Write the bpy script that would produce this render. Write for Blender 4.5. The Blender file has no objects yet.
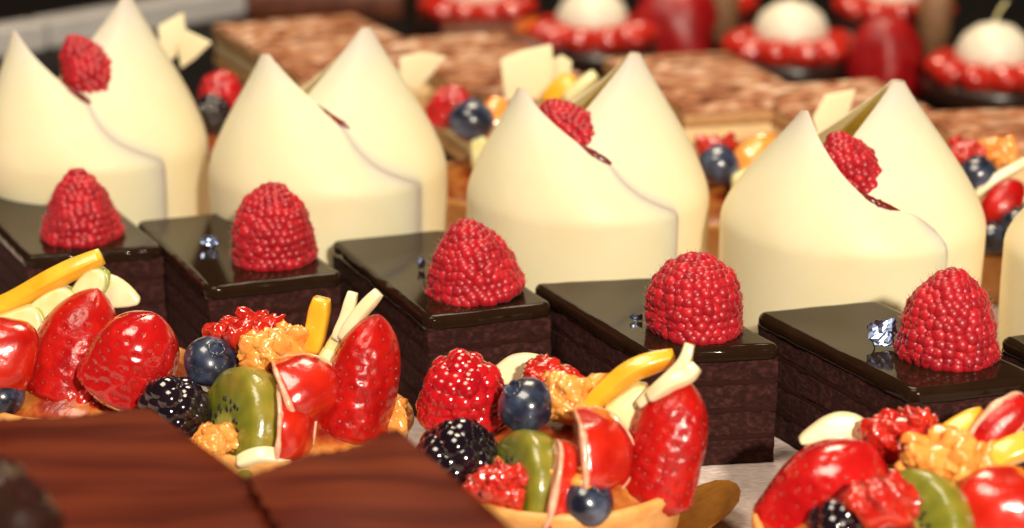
import bpy, math, random
from mathutils import Vector, Matrix, Quaternion, noise

# ------------------------------------------------------------------ basics
# all modelling numbers are in centimetres; CM turns them into metres
CM = 0.01
F, PITCH, H = 1900.0, math.radians(17.617), 16.77      # focal length in pixels, camera pitch, camera height
CP, SP = math.cos(PITCH), math.sin(PITCH)
rnd = random.Random(7)
scene = bpy.context.scene
COL = scene.collection

def ray(px, py):
    u, w = (px - 512) / F, -(py - 264) / F
    return (u, CP + w * SP, -SP + w * CP)
def at_z(px, py, z):
    d = ray(px, py); t = (z - H) / d[2]
    return Vector((d[0] * t, d[1] * t, z))
def at_y(px, py, y):
    d = ray(px, py); t = y / d[1]
    return Vector((d[0] * t, y, H + d[2] * t))
def depth(p):
    return p[1] * CP + (H - p[2]) * SP

# ------------------------------------------------------------------ object helpers
class MB:
    """collects vertices (cm) and faces of one mesh"""
    def __init__(s):
        s.v, s.f, s.m = [], [], []
    def add(s, vs, fs, mi=0):
        o = len(s.v)
        s.v += [tuple(p) for p in vs]
        s.f += [tuple(i + o for i in f) for f in fs]
        s.m += [mi] * len(fs)
        return s
    def build(s, name, mats, parent=None, smooth=True, loc=(0, 0, 0), quat=None):
        me = bpy.data.meshes.new(name)
        me.from_pydata([(a * CM, b * CM, c * CM) for a, b, c in s.v], [], s.f)
        if not isinstance(mats, (list, tuple)):
            mats = [mats]
        for m in mats:
            me.materials.append(m)
        me.polygons.foreach_set('material_index', s.m)
        me.polygons.foreach_set('use_smooth', [smooth] * len(s.f))
        me.update()
        o = bpy.data.objects.new(name, me)
        COL.objects.link(o)
        o.location = Vector(loc) * CM
        if quat is not None:
            o.rotation_mode = 'QUATERNION'; o.rotation_quaternion = quat
        if parent is not None:
            o.parent = parent
        return o

def tag(o, label=None, cat=None, group=None, kind=None):
    if label: o['label'] = label
    if cat: o['category'] = cat
    if group: o['group'] = group
    if kind: o['kind'] = kind
    return o
def empty(name, loc, label, cat, group=None, quat=None, rz=None):
    o = bpy.data.objects.new(name, None); COL.objects.link(o)
    o.empty_display_size = 0.005
    o.location = Vector(loc) * CM
    if rz is not None: o.rotation_euler = (0, 0, rz)
    if quat is not None:
        o.rotation_mode = 'QUATERNION'; o.rotation_quaternion = quat
    return tag(o, label, cat, group)
def aim(axis, roll=0.0):
    q = Vector((0, 0, 1)).rotation_difference(Vector(axis).normalized())
    return q @ Quaternion((0, 0, 1), roll)
def smooth_by(o, levels=1):
    m = o.modifiers.new('subdivision', 'SUBSURF'); m.levels = levels; m.render_levels = levels
    return o
def bevel(o, w, seg=3):
    m = o.modifiers.new('bevel', 'BEVEL'); m.width = w * CM; m.segments = seg
    m.limit_method = 'ANGLE'; m.angle_limit = math.radians(35)
    return o

# ------------------------------------------------------------------ materials
def nd(nt, t, **kw):
    n = nt.nodes.new(t)
    for k, v in kw.items():
        if k in n.inputs: n.inputs[k].default_value = v
        else: setattr(n, k, v)
    return n
def principled(name, col, rough=0.5, **kw):
    m = bpy.data.materials.new(name); m.use_nodes = True
    b = m.node_tree.nodes['Principled BSDF']
    b.inputs['Base Color'].default_value = (*col, 1)
    b.inputs['Roughness'].default_value = rough
    for k, v in kw.items():
        b.inputs[k.replace('_', ' ')].default_value = v
    return m, m.node_tree, b
def coords(nt, scale=(1, 1, 1), kind='Object', rot=(0, 0, 0)):
    tc = nd(nt, 'ShaderNodeTexCoord'); mp = nd(nt, 'ShaderNodeMapping')
    mp.inputs['Scale'].default_value = tuple(s * 100 for s in scale)     # per centimetre
    mp.inputs['Rotation'].default_value = rot
    nt.links.new(tc.outputs[kind], mp.inputs['Vector'])
    return mp.outputs['Vector']
def ntex(nt, vec, scale, detail=4, rough=0.55, dist=0.0):
    n = nd(nt, 'ShaderNodeTexNoise', Scale=scale, Detail=detail, Roughness=rough, Distortion=dist)
    nt.links.new(vec, n.inputs['Vector']); return n.outputs['Fac']
def ramp(nt, fac, stops):
    r = nd(nt, 'ShaderNodeValToRGB'); e = r.color_ramp.elements
    while len(e) < len(stops): e.new(0.5)
    for q, (p, c) in zip(e, stops):
        q.position = p; q.color = (*c, 1)
    nt.links.new(fac, r.inputs['Fac']); return r.outputs['Color']
def bump(nt, b, h, strength=0.3, dist=0.02):
    n = nd(nt, 'ShaderNodeBump', Strength=strength, Distance=dist * CM)
    nt.links.new(h, n.inputs['Height']); nt.links.new(n.outputs['Normal'], b.inputs['Normal'])
    nt.links.new(n.outputs['Normal'], b.inputs['Coat Normal'])
def noisy(name, stops, scale=3, stretch=(1, 1, 1), rough=0.5, bs=0.0, bd=0.02, bscale=None, detail=4, dist=0.0, rot=(0, 0, 0), **kw):
    m, nt, b = principled(name, stops[0][1], rough, **kw)
    v = coords(nt, stretch, rot=rot)
    f = ntex(nt, v, scale, detail, dist=dist)
    nt.links.new(ramp(nt, f, stops), b.inputs['Base Color'])
    if bs:
        bump(nt, b, ntex(nt, v, bscale or scale * 3, 5), bs, bd)
    return m
def drupelet_mat(name, dark, light, rough, tint_pos=(0.0, 1.0), **kw):
    """berry skin whose little globes differ a bit in tone"""
    m, nt, b = principled(name, dark, rough, **kw)
    g = nd(nt, 'ShaderNodeNewGeometry')
    v = coords(nt)
    mx = nd(nt, 'ShaderNodeMath', operation='MULTIPLY_ADD')
    mx.inputs[1].default_value = 0.55
    nt.links.new(g.outputs['Random Per Island'], mx.inputs[0])
    sub = nd(nt, 'ShaderNodeMath', operation='MULTIPLY'); sub.inputs[1].default_value = 0.55
    nt.links.new(ntex(nt, v, 1.3, 2), sub.inputs[0]); nt.links.new(sub.outputs[0], mx.inputs[2])
    nt.links.new(ramp(nt, mx.outputs[0], [(0.1, dark), (0.85, light)]), b.inputs['Base Color'])
    bump(nt, b, ntex(nt, v, 22, 3), 0.12, 0.01)
    return m

M = {}
M['white_choc'] = noisy('white chocolate', [(0.3, (0.85, 0.705, 0.445)), (0.7, (0.875, 0.745, 0.50))], 0.7, rough=0.46, bs=0.16, bd=0.02, bscale=2.2,
    Subsurface_Weight=0.5, Subsurface_Radius=(1.0, 0.62, 0.22), Subsurface_Scale=0.005, Specular_IOR_Level=0.3)
M['raspberry'] = drupelet_mat('raspberry skin', (0.24, 0.003, 0.010), (0.50, 0.011, 0.021), 0.36, Subsurface_Weight=0.25,
    Subsurface_Radius=(1.0, 0.15, 0.12), Subsurface_Scale=0.0015, Specular_IOR_Level=0.4, Sheen_Weight=0.10, Sheen_Roughness=0.4, Sheen_Tint=(1, 0.75, 0.8, 1))
M['raspberry_glazed'] = drupelet_mat('glazed raspberry skin', (0.34, 0.003, 0.009), (0.58, 0.010, 0.014), 0.16, Subsurface_Weight=0.25,
    Subsurface_Radius=(1.0, 0.15, 0.1), Subsurface_Scale=0.0015, Coat_Weight=0.8, Coat_Roughness=0.06)
M['hair'] = principled('berry hair', (0.55, 0.22, 0.16), 0.5)[0]
M['raspberry_core'] = principled('raspberry core', (0.25, 0.004, 0.012), 0.5)[0]
M['blackberry'] = drupelet_mat('blackberry skin', (0.005, 0.003, 0.006), (0.016, 0.007, 0.012), 0.12, Coat_Weight=1.0, Coat_Roughness=0.05)
M['blackberry_core'] = principled('blackberry core', (0.006, 0.003, 0.006), 0.5)[0]
M['strawberry'] = noisy('strawberry skin', [(0.3, (0.36, 0.004, 0.006)), (0.7, (0.56, 0.010, 0.008))], 1.2, rough=0.2, bs=0.4, bd=0.015, bscale=11,
    Subsurface_Weight=0.2, Subsurface_Radius=(1, 0.15, 0.08), Subsurface_Scale=0.002, Coat_Weight=0.9, Coat_Roughness=0.07)
M['strawberry_cut'] = noisy('strawberry deep red', [(0.3, (0.30, 0.003, 0.004)), (0.7, (0.52, 0.010, 0.006))], 2.2, rough=0.25, bs=0.7, bd=0.022, bscale=11,
    Subsurface_Weight=0.2, Subsurface_Radius=(1, 0.15, 0.08), Subsurface_Scale=0.001, Specular_IOR_Level=0.3, Coat_Weight=0.35, Coat_Roughness=0.06)
M['seed'] = principled('strawberry seed', (0.30, 0.025, 0.008), 0.3, Coat_Weight=0.8)[0]
M['red_flesh'] = noisy('red fruit flesh', [(0.3, (0.38, 0.005, 0.003)), (0.7, (0.60, 0.020, 0.006))], 1.6, rough=0.25, bs=0.35, bd=0.05, bscale=3.5,
    Subsurface_Weight=0.25, Subsurface_Radius=(1, 0.2, 0.1), Subsurface_Scale=0.002, Coat_Weight=1.0, Coat_Roughness=0.05)
M['rind'] = noisy('pale membrane', [(0.3, (0.66, 0.22, 0.12)), (0.7, (0.78, 0.50, 0.34))], 5, rough=0.35, Coat_Weight=0.8)
M['red_glaze'] = noisy('red jelly fruit', [(0.3, (0.42, 0.008, 0.006)), (0.7, (0.58, 0.030, 0.012))], 2, rough=0.2, bs=0.3, bd=0.05, bscale=3, Coat_Weight=1.0, Coat_Roughness=0.06)
M['blueberry'] = noisy('blueberry skin', [(0.36, (0.008, 0.009, 0.020)), (0.5, (0.030, 0.040, 0.075)), (0.68, (0.10, 0.13, 0.20))], 1.9, rough=0.28, bs=0.08, bscale=6, Coat_Weight=0.8, Coat_Roughness=0.1)
M['mango'] = noisy('mango flesh', [(0.3, (0.84, 0.36, 0.012)), (0.7, (0.90, 0.50, 0.035))], 1.6, stretch=(1, 1, 1), rough=0.3, bs=0.2, bscale=6,
    Subsurface_Weight=0.2, Subsurface_Radius=(1, 0.5, 0.1), Subsurface_Scale=0.002, Coat_Weight=0.6, Coat_Roughness=0.12)
M['pulp'] = noisy('orange pulp', [(0.3, (0.86, 0.24, 0.03)), (0.7, (0.92, 0.42, 0.10))], 2.0, rough=0.2, bs=0.2, bscale=6,
    Subsurface_Weight=0.3, Subsurface_Radius=(1, 0.5, 0.15), Subsurface_Scale=0.002, Coat_Weight=1.0, Coat_Roughness=0.06)
M['melon'] = noisy('pale green melon flesh', [(0.3, (0.66, 0.62, 0.25)), (0.7, (0.80, 0.76, 0.46))], 1.8, rough=0.28, bs=0.15, bscale=7,
    Subsurface_Weight=0.25, Subsurface_Radius=(1, 0.9, 0.4), Subsurface_Scale=0.002, Coat_Weight=0.7, Coat_Roughness=0.1)
M['melon_rind'] = noisy('green melon rind', [(0.3, (0.30, 0.38, 0.05)), (0.7, (0.48, 0.50, 0.12))], 4, rough=0.3, Coat_Weight=0.7)
M['apple'] = noisy('pale apple flesh', [(0.3, (0.80, 0.68, 0.38)), (0.7, (0.86, 0.76, 0.50))], 2.5, rough=0.3, bs=0.2, bscale=8,
    Subsurface_Weight=0.2, Subsurface_Radius=(1, 0.8, 0.4), Subsurface_Scale=0.002, Coat_Weight=0.5, Coat_Roughness=0.15)
M['tart_crust'] = noisy('golden tart crust', [(0.3, (0.62, 0.27, 0.06)), (0.72, (0.78, 0.42, 0.13))], 2.2, rough=0.42, bs=0.35, bd=0.03, bscale=11,
    Subsurface_Weight=0.1, Subsurface_Radius=(1, 0.5, 0.2), Subsurface_Scale=0.002, Coat_Weight=0.25, Coat_Roughness=0.2)
M['custard'] = noisy('glazed filling', [(0.38, (0.24, 0.015, 0.008)), (0.5, (0.42, 0.085, 0.015)), (0.65, (0.60, 0.24, 0.05))], 1.3, rough=0.3, bs=0.6, bd=0.08, bscale=2.2, Coat_Weight=0.35, Coat_Roughness=0.2)
M['glaze'] = noisy('dark chocolate mirror glaze', [(0.3, (0.014, 0.0065, 0.003)), (0.7, (0.021, 0.010, 0.005))], 0.8, rough=0.08, bs=0.05, bd=0.02, bscale=1.6, detail=3, Specular_IOR_Level=0.22, IOR=1.38)
M['sponge'] = noisy('chocolate sponge', [(0.25, (0.016, 0.005, 0.004)), (0.5, (0.032, 0.0095, 0.008)), (0.78, (0.080, 0.027, 0.023))], 7.0, stretch=(1, 1, 1.3), rough=0.9, bs=0.7, bd=0.035, bscale=11, detail=6, Specular_IOR_Level=0.15)
M['ganache'] = noisy('ganache', [(0.3, (0.024, 0.007, 0.006)), (0.7, (0.030, 0.009, 0.0075))], 4, rough=0.9, Specular_IOR_Level=0.1, bs=0.4, bscale=6)
M['choc_shell'] = noisy('dark chocolate coating', [(0.3, (0.020, 0.008, 0.006)), (0.7, (0.032, 0.012, 0.008))], 3, rough=0.3, bs=0.3, bscale=4)
M['red_filling'] = noisy('dark berry filling', [(0.3, (0.10, 0.006, 0.006)), (0.7, (0.20, 0.012, 0.010))], 3, rough=0.25, bs=0.4, bscale=5)
M['silver'] = principled('silver leaf', (0.22, 0.28, 0.44), 0.28, Metallic=1.0)[0]
M['gold_card'] = noisy('gold cardboard', [(0.3, (0.34, 0.13, 0.016)), (0.7, (0.44, 0.19, 0.03))], 4, rough=0.36, Metallic=0.5)
M['black_tray'] = noisy('black lacquer tray', [(0.3, (0.005, 0.004, 0.004)), (0.7, (0.009, 0.007, 0.006))], 0.6, rough=0.55, Specular_IOR_Level=0.12)
M['cream'] = noisy('whipped cream', [(0.3, (0.82, 0.74, 0.58)), (0.7, (0.86, 0.80, 0.66))], 1.5, rough=0.4, bs=0.3, bscale=2.5, Subsurface_Weight=0.2, Subsurface_Scale=0.002)
M['wafer'] = noisy('wafer', [(0.3, (0.20, 0.09, 0.04)), (0.7, (0.30, 0.15, 0.07))], 2, stretch=(1, 1, 3), rough=0.6, bs=0.3)
M['pastry_side'] = noisy('pastry side', [(0.3, (0.36, 0.17, 0.06)), (0.7, (0.58, 0.33, 0.13))], 3, stretch=(1, 1, 5), rough=0.6, bs=0.5, bscale=6)
M['pastry_cream'] = noisy('pastry cream layer', [(0.3, (0.70, 0.48, 0.22)), (0.7, (0.78, 0.58, 0.32))], 3, rough=0.4)
M['rail_metal'] = noisy('pale enamelled metal', [(0.3, (0.46, 0.44, 0.43)), (0.7, (0.54, 0.52, 0.51))], 0.7, rough=0.35)
M['brown_cake'] = noisy('brown cake', [(0.3, (0.080, 0.018, 0.008)), (0.7, (0.19, 0.055, 0.025))], 1.2, rough=0.5, bs=0.3)
M['orange_berry'] = noisy('orange berry', [(0.3, (0.55, 0.09, 0.01)), (0.7, (0.68, 0.16, 0.015))], 2, rough=0.3, Coat_Weight=0.5)
M['red_jelly'] = noisy('red jelly', [(0.3, (0.22, 0.002, 0.004)), (0.7, (0.36, 0.006, 0.007))], 1, rough=0.4, bs=0.4, bd=0.1, bscale=2)
M['flake'] = noisy('pale highlight fleck', [(0.3, (0.12, 0.08, 0.045)), (0.7, (0.22, 0.16, 0.09))], 4, rough=0.35)  # pale tone that paints soft highlights onto the truffle

def streak_mat(deg, sx, sy):
    m, nt, b = principled('streaked chocolate plaque', (0.2, 0.05, 0.02), 0.55, Specular_IOR_Level=0.08)
    v = coords(nt, (sx, sy, 1), rot=(0, 0, math.radians(deg)))
    f = ntex(nt, v, 1.0, 3, 0.45, 0.3)
    nt.links.new(ramp(nt, f, [(0.30, (0.054, 0.0066, 0.0026)), (0.46, (0.072, 0.0094, 0.0036)), (0.52, (0.098, 0.0145, 0.005)), (0.70, (0.138, 0.024, 0.0075))]), b.inputs['Base Color'])
    bump(nt, b, f, 0.25, 0.05)
    return m
M['plaque'] = streak_mat(-8, .14, 1.0)
M['plaque_diagonal'] = streak_mat(-42, .16, 1.5)

def marbled_mat():
    m, nt, b = principled('marbled pastry icing', (0.4, 0.2, 0.12), 0.4)
    v = coords(nt, (0.7, 1.5, 1), rot=(0, 0, math.radians(-28)))
    f = ntex(nt, v, 0.85, 4, 0.55, 1.4)
    nt.links.new(ramp(nt, f, [(0.36, (0.12, 0.030, 0.010)), (0.46, (0.36, 0.125, 0.050)), (0.54, (0.52, 0.25, 0.13)), (0.65, (0.80, 0.58, 0.42))]), b.inputs['Base Color'])
    bump(nt, b, f, 0.6, 0.12)
    return m
M['marbled'] = marbled_mat()

def kiwi_mat():
    m, nt, b = principled('kiwi flesh', (0.2, 0.25, 0.03), 0.3, Coat_Weight=0.6, Coat_Roughness=0.18, Subsurface_Weight=0.2, Subsurface_Radius=(0.6, 1, 0.2), Subsurface_Scale=0.002)
    tc = nd(nt, 'ShaderNodeTexCoord'); sx = nd(nt, 'ShaderNodeSeparateXYZ')
    nt.links.new(tc.outputs['Object'], sx.inputs[0])
    ln = nd(nt, 'ShaderNodeVectorMath', operation='LENGTH')
    cb = nd(nt, 'ShaderNodeCombineXYZ'); nt.links.new(sx.outputs[0], cb.inputs[0]); nt.links.new(sx.outputs[2], cb.inputs[1])
    nt.links.new(cb.outputs[0], ln.inputs[0])
    sc = nd(nt, 'ShaderNodeMath', operation='MULTIPLY'); sc.inputs[1].default_value = 100 / 1.45
    nt.links.new(ln.outputs['Value'], sc.inputs[0])
    base = ramp(nt, sc.outputs[0], [(0.0, (0.52, 0.46, 0.14)), (0.28, (0.40, 0.36, 0.07)), (0.40, (0.14, 0.15, 0.012)), (0.75, (0.21, 0.20, 0.018)), (1.0, (0.27, 0.22, 0.025))])
    at = nd(nt, 'ShaderNodeMath', operation='ARCTAN2'); nt.links.new(sx.outputs[0], at.inputs[0]); nt.links.new(sx.outputs[2], at.inputs[1])
    w = nd(nt, 'ShaderNodeMath', operation='MULTIPLY'); w.inputs[1].default_value = 15; nt.links.new(at.outputs[0], w.inputs[0])
    sn = nd(nt, 'ShaderNodeMath', operation='SINE'); nt.links.new(w.outputs[0], sn.inputs[0])
    mix = nd(nt, 'ShaderNodeMixRGB', blend_type='MULTIPLY')
    mr = nd(nt, 'ShaderNodeMapRange'); mr.inputs['From Min'].default_value = -1; mr.inputs['To Min'].default_value = 0.0; mr.inputs['To Max'].default_value = 0.30
    nt.links.new(sn.outputs[0], mr.inputs['Value']); nt.links.new(mr.outputs[0], mix.inputs['Fac'])
    nt.links.new(base, mix.inputs[1]); mix.inputs[2].default_value = (0.35, 0.5, 0.2, 1)
    nt.links.new(mix.outputs[0], b.inputs['Base Color'])
    bump(nt, b, ntex(nt, coords(nt), 4, 4), 0.5, 0.05)
    return m
M['kiwi'] = kiwi_mat()

def paper_mat():
    m, nt, b = principled('embossed paper', (0.62, 0.5, 0.45), 0.75)
    v = coords(nt, (1, 2.2, 1))
    f = ntex(nt, v, 4.5, 4)
    nt.links.new(ramp(nt, f, [(0.3, (0.52, 0.40, 0.36)), (0.7, (0.74, 0.62, 0.56))]), b.inputs['Base Color'])
    bump(nt, b, f, 0.8, 0.06)
    return m
M['paper'] = paper_mat()

# ------------------------------------------------------------------ shape generators
def icosphere(sub):
    import bmesh
    bm = bmesh.new(); bmesh.ops.create_icosphere(bm, subdivisions=sub, radius=1)
    vs = [v.co.copy() for v in bm.verts]; fs = [tuple(v.index for v in f.verts) for f in bm.faces]
    bm.free(); return vs, fs
ICO = {k: icosphere(k) for k in (1, 2, 3, 4)}

def ball(mb, c, r, sub=2, mi=0, q=None, n=0.0, seed=0.0):
    vs, fs = ICO[sub]
    if not isinstance(r, (tuple, list)): r = (r, r, r)
    out = []
    for v in vs:
        k = 1 + (n * noise.noise(v * 1.7 + Vector((seed, seed * .7, 0))) if n else 0)
        p = Vector((v.x * r[0], v.y * r[1], v.z * r[2])) * k
        if q is not None: p = q @ p
        out.append(p + Vector(c))
    mb.add(out, fs, mi)

def lathe(mb, prof, n=48, mi=0, wob=0.0, seed=0.0, cap0=True, cap1=True, scal=None):
    vs = []
    for (r, z) in prof:
        for k in range(n):
            a = 2 * math.pi * k / n
            rr = r
            if wob: rr *= 1 + wob * noise.noise(Vector((math.cos(a) * 1.6 + seed, math.sin(a) * 1.6, z * .9)))
            if scal: rr *= scal(a, z)
            vs.append((rr * math.cos(a), rr * math.sin(a), z))
    fs = []
    for i in range(len(prof) - 1):
        for k in range(n):
            a, b = i * n + k, i * n + (k + 1) % n
            fs.append((a, b, b + n, a + n))
    o = len(vs)
    if cap0:
        vs.append((0, 0, prof[0][1])); fs += [(o, (k + 1) % n, k) for k in range(n)]; o += 1
    if cap1:
        vs.append((0, 0, prof[-1][1])); s = (len(prof) - 1) * n
        fs += [(o, s + k, s + (k + 1) % n) for k in range(n)]
    mb.add(vs, fs, mi)

def tube(mb, pts, rx, ry=None, n=14, mi=0, up=Vector((0, 0, 1)), sq=2.0):
    """superelliptic tube along a polyline; rx, ry may be lists"""
    pts = [Vector(p) for p in pts]; m = len(pts)
    rx = rx if isinstance(rx, (list, tuple)) else [rx] * m
    ry = rx if ry is None else (ry if isinstance(ry, (list, tuple)) else [ry] * m)
    vs = []
    for i, p in enumerate(pts):
        t = (pts[min(i + 1, m - 1)] - pts[max(i - 1, 0)]).normalized()
        s = t.cross(up).normalized(); w = s.cross(t).normalized()
        for k in range(n):
            a = 2 * math.pi * k / n; c, d = math.cos(a), math.sin(a)
            c = math.copysign(abs(c) ** (2 / sq), c); d = math.copysign(abs(d) ** (2 / sq), d)
            vs.append(p + s * (c * rx[i]) + w * (d * ry[i]))
    fs = []
    for i in range(m - 1):
        for k in range(n):
            a, b = i * n + k, i * n + (k + 1) % n
            fs.append((a, b, b + n, a + n))
    o = len(vs); vs += [pts[0], pts[-1]]
    fs += [(o, (k + 1) % n, k) for k in range(n)]
    s = (m - 1) * n
    fs += [(o + 1, s + k, s + (k + 1) % n) for k in range(n)]
    mb.add(vs, fs, mi)

def curve(pts, n=12):
    """Catmull-Rom through pts"""
    P = [Vector(p) for p in pts]; P = [P[0] * 2 - P[1]] + P + [P[-1] * 2 - P[-2]]
    out = []
    for i in range(1, len(P) - 2):
        for k in range(n):
            t = k / n
            out.append(0.5 * ((2 * P[i]) + (P[i + 1] - P[i - 1]) * t + (2 * P[i - 1] - 5 * P[i] + 4 * P[i + 1] - P[i + 2]) * t * t
                              + (-P[i - 1] + 3 * P[i] - 3 * P[i + 1] + P[i + 2]) * t ** 3))
    out.append(P[-2]); return out

def block(mb, lx, ly, levels, corner=0.12, n=10, rough=0.0, seed=0.0, mi=0, freq=2.5):
    """rounded rectangular block, corner at the origin, growing along +x and +y; levels = (z, inset)"""
    base = []
    c = corner
    for (cx, cy, a0) in ((lx - c, c, -90), (lx - c, ly - c, 0), (c, ly - c, 90), (c, c, 180)):
        for k in range(5):
            a = math.radians(a0 + 90 * k / 4)
            base.append((cx + c * math.cos(a), cy + c * math.sin(a), math.cos(a), math.sin(a)))
    ring = []
    for i, p in enumerate(base):
        q = base[(i + 1) % len(base)]
        ring.append(p)
        d = math.hypot(q[0] - p[0], q[1] - p[1])
        if d > 0.3:
            m = max(2, int(d * n))
            for k in range(1, m):
                t = k / m; ring.append((p[0] + (q[0] - p[0]) * t, p[1] + (q[1] - p[1]) * t, p[2], p[3]))
    N = len(ring); vs = []
    for (z, ins) in levels:
        for (x, y, nx, ny) in ring:
            d = rough * noise.noise(Vector((x * freq + seed, y * freq, z * freq * 1.6))) + rough * 0.6 * noise.noise(Vector((x * freq * 3 + seed, y * freq * 3, z * freq * 4)))
            vs.append((x - nx * (ins - d), y - ny * (ins - d), z))
    fs = []
    for i in range(len(levels) - 1):
        for k in range(N):
            a, b = i * N + k, i * N + (k + 1) % N
            fs.append((a, b, b + N, a + N))
    fs.append(tuple(range(N - 1, -1, -1)))
    fs.append(tuple((len(levels) - 1) * N + k for k in range(N)))
    mb.add(vs, fs, mi)

# ------------------------------------------------------------------ fruit
def berry_mesh(w, h, dr=0.118, tip=0.55, seed=1, sub=2, waist=0.0, flat=1.0, hairs=False):
    """aggregate berry: globes in staggered rings over a dome of width w and height h, base at z = 0"""
    r_ = random.Random(seed); mb = MB()
    R = w / 2 - dr * 0.55
    def prof(t):
        z = t * (h - dr * 0.8)
        q = max(0.0, 1 - t ** (1.9 + tip * 2.0)) ** (0.62)
        return R * (q * (1 - (1 - tip) * 0.55 * t) * (1 - waist * math.sin(math.pi * t))), z
    S = [prof(k / 200) for k in range(201)]
    L = [0.0]
    for a, b in zip(S, S[1:]): L.append(L[-1] + math.hypot(b[0] - a[0], b[1] - a[1]))
    rows = max(4, round(L[-1] / (dr * 1.50)))
    lathe(mb, [(max(0.01, S[k][0] * 0.95), S[k][1] * 0.97 + 0.01) for k in range(0, 201, 10)], 24, 1)
    vs, fs = ICO[sub]
    for i in range(rows + 1):
        s = L[-1] * i / rows
        k = min(range(201), key=lambda j: abs(L[j] - s))
        r, z = S[k]; z = max(z, dr * 0.75)
        k2, k1 = min(200, k + 3), max(0, k - 3)
        tx, tz = S[k2][0] - S[k1][0], S[k2][1] - S[k1][1]
        ln = math.hypot(tx, tz) or 1; nx, nz = tz / ln, -tx / ln
        n = max(1, round(2 * math.pi * r / (dr * 1.78)))
        for j in range(n):
            a = 2 * math.pi * (j + 0.5 * (i % 2) + r_.uniform(-.2, .2)) / n + i * 0.21
            rr = r * (1 + r_.uniform(-.025, .025) + .10 * noise.noise(Vector((math.cos(a) * 1.1 + seed * 3, math.sin(a) * 1.1, z * .9)))); s_ = dr * r_.uniform(1.40, 1.75)
            c = Vector((rr * math.cos(a), rr * math.sin(a) * flat, z + r_.uniform(-.28, .28) * dr))
            nv = Vector((nx * math.cos(a), nx * math.sin(a), nz)).normalized()
            out = []
            q = Vector((0, 0, 1)).rotation_difference(nv)
            for v in vs:
                out.append(c + q @ Vector((v.x * s_, v.y * s_, v.z * s_ - dr * .78)))
            mb.add(out, fs, 0)
            if hairs:                            # the dried style of a globe
                b0 = c + nv * (s_ - dr * .8); d = (nv + Vector((r_.uniform(-.7, .7), r_.uniform(-.7, .7), r_.uniform(-.3, .9)))).normalized()
                tube(mb, [b0, b0 + d * dr * .4, b0 + (d + Vector((0, 0, .5))).normalized() * dr * r_.uniform(.4, .95)], [.005, .004, .0025], n=4, mi=2)
    return mb

def raspberry(pos, w, h, label, axis=(0, 0, 1), mats=('raspberry', 'raspberry_core'), name='raspberry', cat='raspberry', group=None, seed=1, **kw):
    o = berry_mesh(w, h, seed=seed, **kw).build(name, [M[mats[0]], M[mats[1]], M['hair']], loc=pos, quat=aim(axis, seed * 1.3))
    return tag(o, label, cat, group)

def strawberry(pos, w, h, label, axis=(0, 0, 1), seed=1, mat='strawberry', flat=1.0, blunt=1.0, group=None, roll=None, name='strawberry'):
    """tip along +z of the given axis, base (cut) at the origin"""
    r_ = random.Random(seed); mb = MB(); n, m = 72, 60
    seeds = []
    rows = 12
    for i in range(1, rows):
        t = i / rows; k = max(3, round(17 * math.sin(math.pi * min(1, 0.25 + t * 0.75)) ** 0.7))
        for j in range(k):
            seeds.append((t + r_.uniform(-.02, .02), 2 * math.pi * (j + 0.5 * (i % 2)) / k + r_.uniform(-.1, .1)))
    def pt(t, a, push=0.0):
        rr = (w / 2) * (min(1, (t + 0.0) / 0.16) ** 0.5 if t < 0.16 else 1) * (1 - max(0, (t - 0.16) / 0.84) ** (1.75 * blunt)) ** 0.72
        rr *= 1 + 0.05 * noise.noise(Vector((math.cos(a) * 1.2 + seed, math.sin(a) * 1.2, t * 2)))
        rr = max(0.0, rr + push * min(1, rr * 3))
        return Vector((rr * math.cos(a), rr * math.sin(a) * flat, t * h))
    vs = []
    for i in range(m + 1):
        t = i / m
        for k in range(n):
            a = 2 * math.pi * k / n; d = 0
            for (ts, as_) in seeds:
                dt = (t - ts) * h
                if abs(dt) > 0.25: continue
                da = (a - as_ + math.pi) % (2 * math.pi) - math.pi
                g = dt * dt + (da * w * 0.45) ** 2
                if g < 0.06: d -= 0.05 * math.exp(-g / 0.0045)
            vs.append(pt(t, a, d))
    fs = [(i * n + k, i * n + (k + 1) % n, (i + 1) * n + (k + 1) % n, (i + 1) * n + k) for i in range(m) for k in range(n)]
    mb.add(vs, fs, 0)
    for (ts, as_) in seeds:
        ball(mb, pt(ts, as_, -0.04), (0.026, 0.026, 0.04), 1, 1)
    o = mb.build(name, [M[mat], M['seed']], loc=pos, quat=aim(axis, seed * .9 if roll is None else roll))
    return tag(o, label, 'strawberry', group)

def blueberry(pos, r, label, axis=(0.2, -0.5, 0.85), seed=1, group=None):
    mb = MB(); ball(mb, (0, 0, r * 0.9), (r, r, r * 0.9), 4, n=0.03, seed=seed)
    ring = [(r * .30 * math.cos(k * math.pi / 10), r * .30 * math.sin(k * math.pi / 10), r * 1.77 + (0.05 * r if k % 4 < 2 else 0)) for k in range(20)]
    tube(mb, [Vector(p) for p in ring] + [Vector(ring[0])], r * .07, n=8)
    # the globe turns about its centre so that it keeps resting on the same spot
    q = aim(axis, seed)
    o = mb.build('blueberry', M['blueberry'], loc=Vector(pos) + Vector((0, 0, r * .9)) - q @ Vector((0, 0, r * .9)), quat=q)
    return tag(o, label, 'blueberry', group)

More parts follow.
